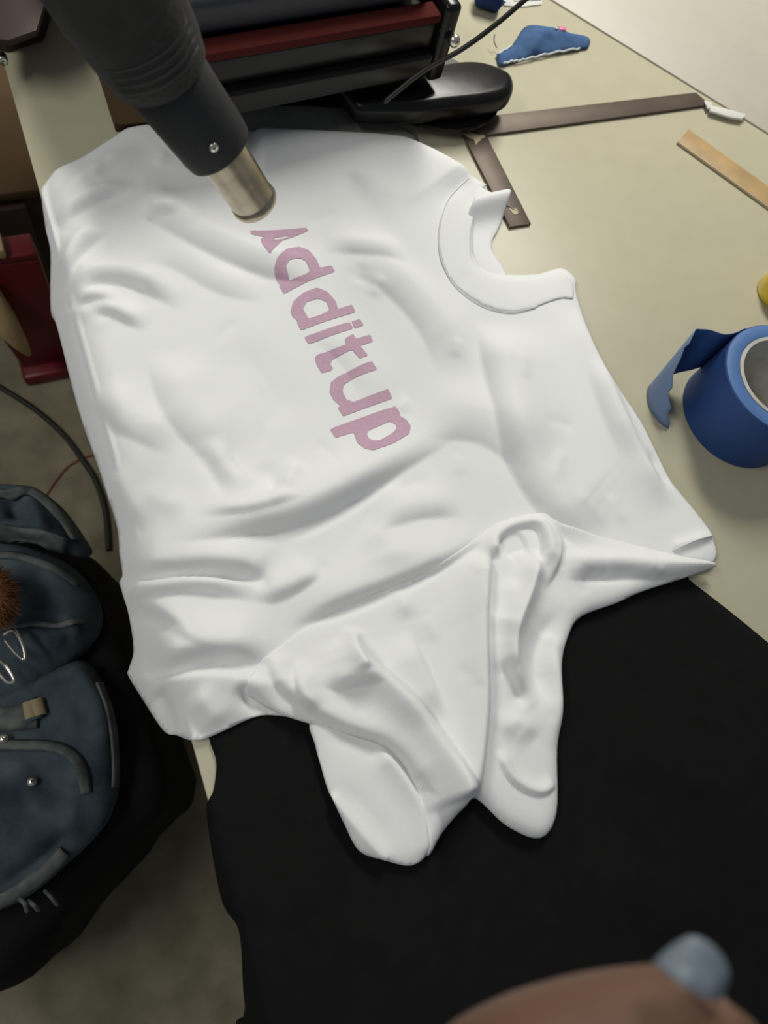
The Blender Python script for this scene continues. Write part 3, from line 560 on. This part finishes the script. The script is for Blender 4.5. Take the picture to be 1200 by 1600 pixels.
# ---------------------------------------------------------------- black bag and denim heap at the left
BG = [(-.045, .045), (-.12, -.02), (-.21, -.075), (-.30, -.125), (-.42, -.10), (-.52, .10), (-.46, .36), (-.28, .44), (-.13, .42), (-.055, .33)]
bg = thing('black_bag', 'soft black bag on the floor between the denim and the table', 'bag', (-.25, .15, 0))
bm = bmesh.new(); rings = []
cb_ = curve2(BG, 5, True); cx = -.27; cy = .15
for k, (zz, s) in enumerate([(0, .96), (.01, .985), (.03, 1), (.12, 1.0), (.22, .985), (.32, .96), (.37, .93), (.40, .88), (.415, .78), (.42, .5)]):
    rings.append([bm.verts.new((cx+(x-cx)*s+.004*math.sin(i*.7+k), cy+(y-cy)*s+.004*math.cos(i*.9+k*2), zz)) for i, (x, y) in enumerate(cb_)])
n = len(cb_)
for a, b in zip(rings, rings[1:]):
    for k in range(n): bm.faces.new((a[k], a[(k+1) % n], b[(k+1) % n], b[k]))
bm.faces.new(rings[-1]); bm.faces.new(rings[0][::-1]); bmesh.ops.recalc_face_normals(bm, faces=bm.faces)
link('bag_body', bm, M['bag'], bg)

DZ = .45
dn = thing('denim_garment', 'faded blue denim garment with pocket stitching heaped on the black bag', 'clothing', (-.25, .15, DZ-.02))
DEN = [(-0.2631,0.507),(-0.1934,0.4764),(-0.1505,0.4587),(-0.1222,0.4432),(-0.1001,0.4163),(-0.0863,0.3809),(-0.0808,0.3556),(-0.0953,0.3473),(-0.1202,0.3585),(-0.158,0.3806),(-0.2774,0.413)]
DE2 = [(-0.2879,0.4378),(-0.1909,0.4064),(-0.1578,0.3814),(-0.1216,0.3518),(-0.103,0.3301),(-0.0899,0.3014),(-0.0872,0.2719),(-0.0951,0.2446),(-0.1155,0.2213),(-0.1408,0.2085),(-0.174,0.1895),(-0.2318,0.1824),(-0.3419,0.2026)]
DE3 = [(-0.338,0.231),(-0.2343,0.2065),(-0.1777,0.2066),(-0.1439,0.2112),(-0.1193,0.2111),(-0.1067,0.1873),(-0.1018,0.1439),(-0.1062,0.0879),(-0.1144,0.0532),(-0.1296,0.0258),(-0.1528,0.0081),(-0.1798,-0.0046),(-0.2162,-0.0177),(-0.2566,-0.0236),(-0.3072,-0.0241),(-0.3486,0.025)]
DF = [([(-0.1817,0.4564),(-0.1575,0.4421),(-0.1503,0.4198),(-0.1673,0.4112)], -.020, .012, .010, .1, .2), ([(-0.1882,0.4629),(-0.1511,0.4552),(-0.124,0.4344),(-0.106,0.407),(-0.0912,0.3659)], .008, .010, .008, 0, .2),
      ([(-0.1576,0.4219),(-0.1339,0.4243),(-0.1236,0.3983),(-0.1179,0.3694)], .010, .008, .010, .1, .2), ([(-0.1919,0.4005),(-0.1481,0.392),(-0.1137,0.3709),(-0.0956,0.3528)], .012, .010, .010, 0, .2)]
DF2 = [([(-0.198,0.3672),(-0.1501,0.3437),(-0.1176,0.3162),(-0.1004,0.2891)], .010, .012, .014), ([(-0.2141,0.2794),(-0.1716,0.2738),(-0.1297,0.2601),(-0.0995,0.2588)], -.007, .010, .012), ([(-0.195,0.2285),(-0.1601,0.2576),(-0.1379,0.2924)], .010, .016, .02),
       ([(-0.1271,0.2719),(-0.1173,0.2477),(-0.1229,0.2288)], .010, .008, .01), ([(-0.1504,0.3049),(-0.1486,0.2916),(-0.1553,0.281)], -.005, .006, .006), ([(-0.1563,0.2398),(-0.1408,0.243),(-0.1277,0.2345)], .009, .01, .01), ([(-0.2062,0.3226),(-0.1761,0.3259),(-0.1488,0.313)], .006, .012, .01)]
DF3 = [([(-0.1888,0.1868),(-0.1508,0.1959),(-0.1217,0.194),(-0.1087,0.159),(-0.1093,0.1121),(-0.1181,0.0621)], .012, .012, .016, .1, .2), ([(-0.2516,0.1481),(-0.2002,0.1295),(-0.1677,0.1163),(-0.1501,0.0925),(-0.1476,0.0619)], .009, .006, .012, .1, .1),
       ([(-0.2537,0.0623),(-0.2151,0.0547),(-0.1698,0.0738)], .016, .035, .035), ([(-0.1516,0.1582),(-0.1413,0.139),(-0.1527,0.1199)], .006, .012, .01), ([(-0.1634,0.0641),(-0.1634,0.0386),(-0.1812,0.0205)], .008, .010, .012),
       ([(-0.2659,-0.0047),(-0.2186,0.0037),(-0.1812,0.0205),(-0.1602,0.0374)], -.012, .008, .008), ([(-0.2364,0.0841),(-0.2135,0.0973),(-0.1849,0.1015)], .006, .016, .016)]
def dsheet(nm, poly, F, lift=0):
    hf = lambda X, Y, D: DZ-.022*np.exp(-D/.010)+.012+lift-.05*np.clip((X+.135)/.06, 0, 1)**2+1.3*folds(X, Y, F)
    sheet(nm, [poly], hf, M['denim'], dn, cell=.004, thick=.003); return poly, hf
DA = dsheet('waist_panel', DEN, DF, .008); DB2 = dsheet('front_panel', DE2, DF2); DC = dsheet('pocket_panel', DE3, DF3, .004)
def ribbon(name, path, wdt, lift, m, parent, on=None):
    poly, hf = on or DC
    pl = curve2(path, 6); pr = []
    bm = bmesh.new(); rows = []
    for i, (x, y) in enumerate(pl):
        a = Vector(pl[max(i-1, 0)]); b = Vector(pl[min(i+1, len(pl)-1)]); t = (b-a).normalized(); nn = Vector((-t.y, t.x))
        row = []
        for s in (-1, -.5, 0, .5, 1):
            px, py = x+nn.x*s*wdt/2, y+nn.y*s*wdt/2
            dd = seg_dist(np.array([px]), np.array([py]), curve2(poly, 5, True), True)[0]
            row.append(bm.verts.new((px, py, float(hf(np.array([px]), np.array([py]), dd)[0])+lift*(1-.5*s*s))))
        rows.append(row)
    for a, b in zip(rows, rows[1:]):
        for j in range(4): bm.faces.new((a[j], a[j+1], b[j+1], b[j]))
    o = link(name, bm, M[m], parent); md = o.modifiers.new('t', 'SOLIDIFY'); md.thickness = lift; md.offset = -1; return o
ribbon('waistband', [(-0.2179,0.4047),(-0.1689,0.3892),(-0.1342,0.3735),(-0.1067,0.3581)], .014, .004, 'denim_pale', dn, DA)
ribbon('waistband', [(-0.1938,0.4575),(-0.1506,0.4452),(-0.1234,0.4264),(-0.1045,0.3971),(-0.0935,0.3649)], .010, .004, 'denim_pale', dn, DA)
ribbon('seam', [(-0.2019,0.3712),(-0.1609,0.3535),(-0.1248,0.3268),(-0.1044,0.3048)], .008, .003, 'denim_pale', dn, DB2)
ribbon('seam', [(-0.2189,0.2764),(-0.1702,0.2686),(-0.1326,0.2547),(-0.1061,0.256)], .005, .0025, 'denim_pale', dn, DB2)
ribbon('pocket_edge', [(-0.2488,0.1479),(-0.204,0.1332),(-0.1687,0.119),(-0.1511,0.1022),(-0.1448,0.0828),(-0.1462,0.0576)], .008, .003, 'denim_pale', dn)
ribbon('pocket_flap', [(-0.2436,0.1772),(-0.2047,0.165),(-0.1767,0.1582)], .026, .003, 'denim_pale', dn)
ribbon('belt_loop', [(-0.1808,0.1797),(-0.1789,0.1544)], .012, .005, 'denim', dn)
for p in ([(-0.1821,0.177),(-0.1826,0.1572)], [(-0.1742,0.1774),(-0.1741,0.1573)]): ribbon('stitching', p, .0022, .0068, 'thread', dn)
ribbon('hem', [(-0.2777,-0.0152),(-0.2397,-0.0159),(-0.2079,-0.0071),(-0.1808,0.0069)], .012, .004, 'denim_pale', dn)
ribbon('seam', [(-0.1076,0.1764),(-0.1041,0.1404),(-0.1081,0.0956),(-0.1185,0.0546)], .005, .0025, 'denim_pale', dn)
for p in [(-0.1957,0.0888,0.475),(-0.2151,0.1443,0.475)]: link('rivet', lathe([(0, .001), (0, .006), (.004, .005), (.005, .001)], (p[0], p[1], p[2]), (.2, .1, 1), 14), M['steel'], dn)
for p in ("35,1412,-.29 50,1418,-.28 55,1432,-.29", "75,1395,-.30 84,1408,-.29 90,1420,-.30"): pass
for p in ([(-0.2345,-0.0226,0.46),(-0.227,-0.0284,0.475),(-0.2284,-0.0369,0.465)], [(-0.2265,-0.0278,0.46),(-0.2189,-0.0329,0.475),(-0.2186,-0.0402,0.46)], [(-0.211,-0.0245,0.45),(-0.2029,-0.0327,0.465),(-0.2016,-0.0431,0.45)]):
    link('frayed_thread', tube(smooth_path(p), .0022, 6), M['denim_pale'], dn)

fz = [(-0.1871,0.2991,0.515)][0]; FC = Vector(fz)
fu = thing('fur_charm', 'brown fur pompom charm with silver clasp lying on the denim', 'charm', fz)
bm = bmesh.new(); bmesh.ops.create_icosphere(bm, subdivisions=3, radius=1, matrix=Matrix.Translation(FC) @ Matrix.Diagonal((.022, .036, .024, 1)))
link('pompom', bm, M['fur'], fu)
V = []; Fc = []
for i in range(1500):
    d = Vector((random.gauss(0, 1), random.gauss(0, 1), random.gauss(0, 1))).normalized(); s = d.orthogonal().normalized()
    if i % 2: s = d.cross(s)
    b = FC+Vector((d.x*.021, d.y*.035, d.z*.023)); t = b+d*random.uniform(.006, .013)+Vector((random.uniform(-.004, .004), random.uniform(-.006, .002), 0))
    k = len(V); V += [tuple(b-s*.0007), tuple(b+s*.0007), tuple(t)]; Fc.append((k, k+1, k+2))
me = bpy.data.meshes.new('fur_hairs'); me.from_pydata(V, [], Fc); tag(link('fur_hairs', me, M['fur'], fu), kind='stuff')
cl = [(-0.1892,0.257,0.49),(-0.1768,0.2574,0.495),(-0.1703,0.2347,0.5),(-0.1719,0.2198,0.5),(-0.1805,0.2313,0.495),(-0.189,0.2507,0.49)]
link('clasp', tube(smooth_path(cl), .0022, 8), M['steel'], fu)
link('clasp', tube(smooth_path([(-0.2009,0.2314,0.49),(-0.1924,0.2192,0.5),(-0.1865,0.2006,0.5),(-0.1945,0.201,0.495),(-0.2036,0.217,0.49)]), .0024, 8), M['steel'], fu)

# ---------------------------------------------------------------- heat gun, held in the air above the shirt
HG = [(0.1419,0.4094,0.9443),(0.1154,0.4197,0.9934),(0.0835,0.4376,1.0431),(0.0623,0.4427,1.0924),(0.0452,0.4454,1.1314)]
g0, g1, g2, g3, g4 = [Vector(p) for p in HG]
hg = thing('heat_gun', 'dusty black heat gun with a bare steel nozzle aimed at the shirt', 'heat gun', tuple(g0))
ax_ = (g3-g0).normalized()
L01 = (g1-g0).length; L02 = (g2-g0).length; L03 = (g3-g0).length; L04 = (g4-g0).length
def along(a, b, prof):                       # a turned piece between two points of the bent axis
    d = (b-a); L = d.length; return lathe([(t*L, r) for t, r in prof], a, d, 48)
sharp(link('nozzle', along(g0, g1, [(.25, .0150), (0, .0158), (0, .0178), (.05, .0188), (.12, .0184), (.14, .0176), (1.15, .0186)]), M['nozzle'], hg))
sharp(link('heat_guard', along(g1, g2, [(-.02, .0185), (-.03, .0235), (-.005, .0255), (.1, .0265), (.96, .0285), (1.0, .0275), (1.0, .015)]), M['gun'], hg))
sharp(link('housing', along(g2, g3, [(.0, .015), (.02, .030), (.06, .0325), (.3, .035), (1.0, .0385), (1.9, .039), (2.05, .033), (2.1, .001)]), M['gun2'], hg))
g4 = g3+(g3-g2)*.7; ax_ = (g3-g2).normalized()
cz = (Vector((0, 0, 1.4100000000000001))-g3).normalized(); sd_ = ax_.cross(cz).normalized(); fr = sd_.cross(ax_).normalized()
if fr.dot(cz) < 0: fr = -fr
link('screw', lathe([(0, .001), (0, .0035), (.002, .003), (.002, .001)], g1+(g2-g1)*.36+fr*.0268, fr, 14), M['steel'], hg)
for k in range(4):
    c = g2+(g3-g2)*(.30+k*.11)
    link('vent_rib', tube([c+(.0343+.00042*k)*(fr*math.cos(a)+sd_*math.sin(a)) for a in [(-.9+1.8*i/12) for i in range(13)]], .0016, 6), M['gun'], hg)
hd = (Vector((-.55, .30, .35))-ax_*.2).normalized()
sharp(link('handle', tube([g4-ax_*.03+hd*t for t in (.02, .05, .09, .13, .15)], [.022, .021, .020, .021, .017], 20), M['gun2'], hg))
link('trigger', tube([g4-ax_*.055+hd*t for t in (.04, .055, .07)], [.006, .007, .006], 10), M['gun'], hg)

# ---------------------------------------------------------------- photographer's hand at the bottom edge
pe = thing('person', 'person almost out of frame, a blurred brown thumb with pale grey-blue nail', 'person', [(0.0627,-0.1479,1.1459)][0])
def skin(name, chains, m, parent):
    bm = bmesh.new(); lay = bm.verts.layers.skin.verify(); seen = {}
    first = True
    for ch in chains:
        prev = None
        for key, p, r in ch:
            if key in seen: v_ = seen[key]
            else:
                v_ = bm.verts.new(p); v_[lay].radius = (r, r); v_[lay].use_root = first; first = False; seen[key] = v_
            if prev: bm.edges.new((prev, v_))
            prev = v_
    me = bpy.data.meshes.new(name); bm.to_mesh(me); bm.free(); o = link(name, me, m, parent)
    o.modifiers.new('skin', 'SKIN'); o.modifiers['skin'].use_smooth_shade = True
    s = o.modifiers.new('sub', 'SUBSURF'); s.levels = 2; s.render_levels = 2; return o
K = [(-0.0322,-0.2455,1.0316),(0.011,-0.1779,1.0875),(0.0434,-0.139,1.1259),(0.0368,-0.0983,1.1578),(0.0668,-0.0884,1.1868),(0.091,-0.0922,1.1989),(0.1104,-0.1133,1.1967),(0.0637,-0.1405,1.132),(0.1126,-0.1578,1.1426),(0.15,-0.1576,1.1548),(0.1786,-0.1683,1.1553),(0.1169,-0.1764,1.133),(0.1596,-0.1866,1.1383),(0.1937,-0.2019,1.1392),(0.1136,-0.1927,1.1216),(0.1563,-0.2126,1.1186),(0.1888,-0.2299,1.1184),(0.1059,-0.208,1.1091),(0.1403,-0.2309,1.1025),(0.1664,-0.2475,1.1005),(0.0684,-0.1613,1.1219),(0.0999,-0.0877,1.2042)]
wr, pa, pb, t0, t1, t2, t3, kp = K[0], K[1], K[2], K[3], K[4], K[5], K[6], K[20]
ch = [[('p', kp, .026), ('b', K[1], .024), ('w', wr, .026)],
      [('p', kp, .026), ('t0', t0, .017), ('t1', t1, .0145), ('t2', t2, .0145), ('t3', t3, .011)], [('t2', t2, .0145), ('tn', K[21], .0085)]]
for nme, i in (('i', 8), ('m', 11), ('r', 14), ('l', 17)):
    rr = {'i': .0095, 'm': .0098, 'r': .0092, 'l': .008}[nme]
    ch.append([('p', kp, .026), (nme+'0', K[i], rr), (nme+'1', K[i+1], rr*.93), (nme+'2', K[i+2], rr*.8)])
skin('hand', ch, M['skin'], pe)
NL = [(0.0885,-0.0749,1.2109),(0.0932,-0.0725,1.2142),(0.0984,-0.0716,1.2173),(0.1029,-0.0763,1.2173),(0.1051,-0.0837,1.2147),(0.1005,-0.088,1.2141),(0.0948,-0.085,1.2165),(0.0899,-0.079,1.2178)]
bm = bmesh.new(); cN = sum((Vector(p) for p in NL), Vector())/len(NL); camv = (Vector((0, 0, 1.4100000000000001))-cN).normalized()
ring = [Vector(p) for p in smooth_path(list(NL)+[NL[0]], 4)[:-1]]; vs = [bm.verts.new(p) for p in ring]; vm = [bm.verts.new(cN+(p-cN)*.55+camv*.0016) for p in ring]; vc = bm.verts.new(cN+camv*.0022)
for k in range(len(vs)):
    j = (k+1) % len(vs); bm.faces.new((vs[k], vs[j], vm[j], vm[k])); bm.faces.new((vm[k], vm[j], vc))
bmesh.ops.recalc_face_normals(bm, faces=bm.faces)
o = link('thumb_nail', bm, M['nail'], pe); md = o.modifiers.new('t', 'SOLIDIFY'); md.thickness = .0008; md.offset = -1
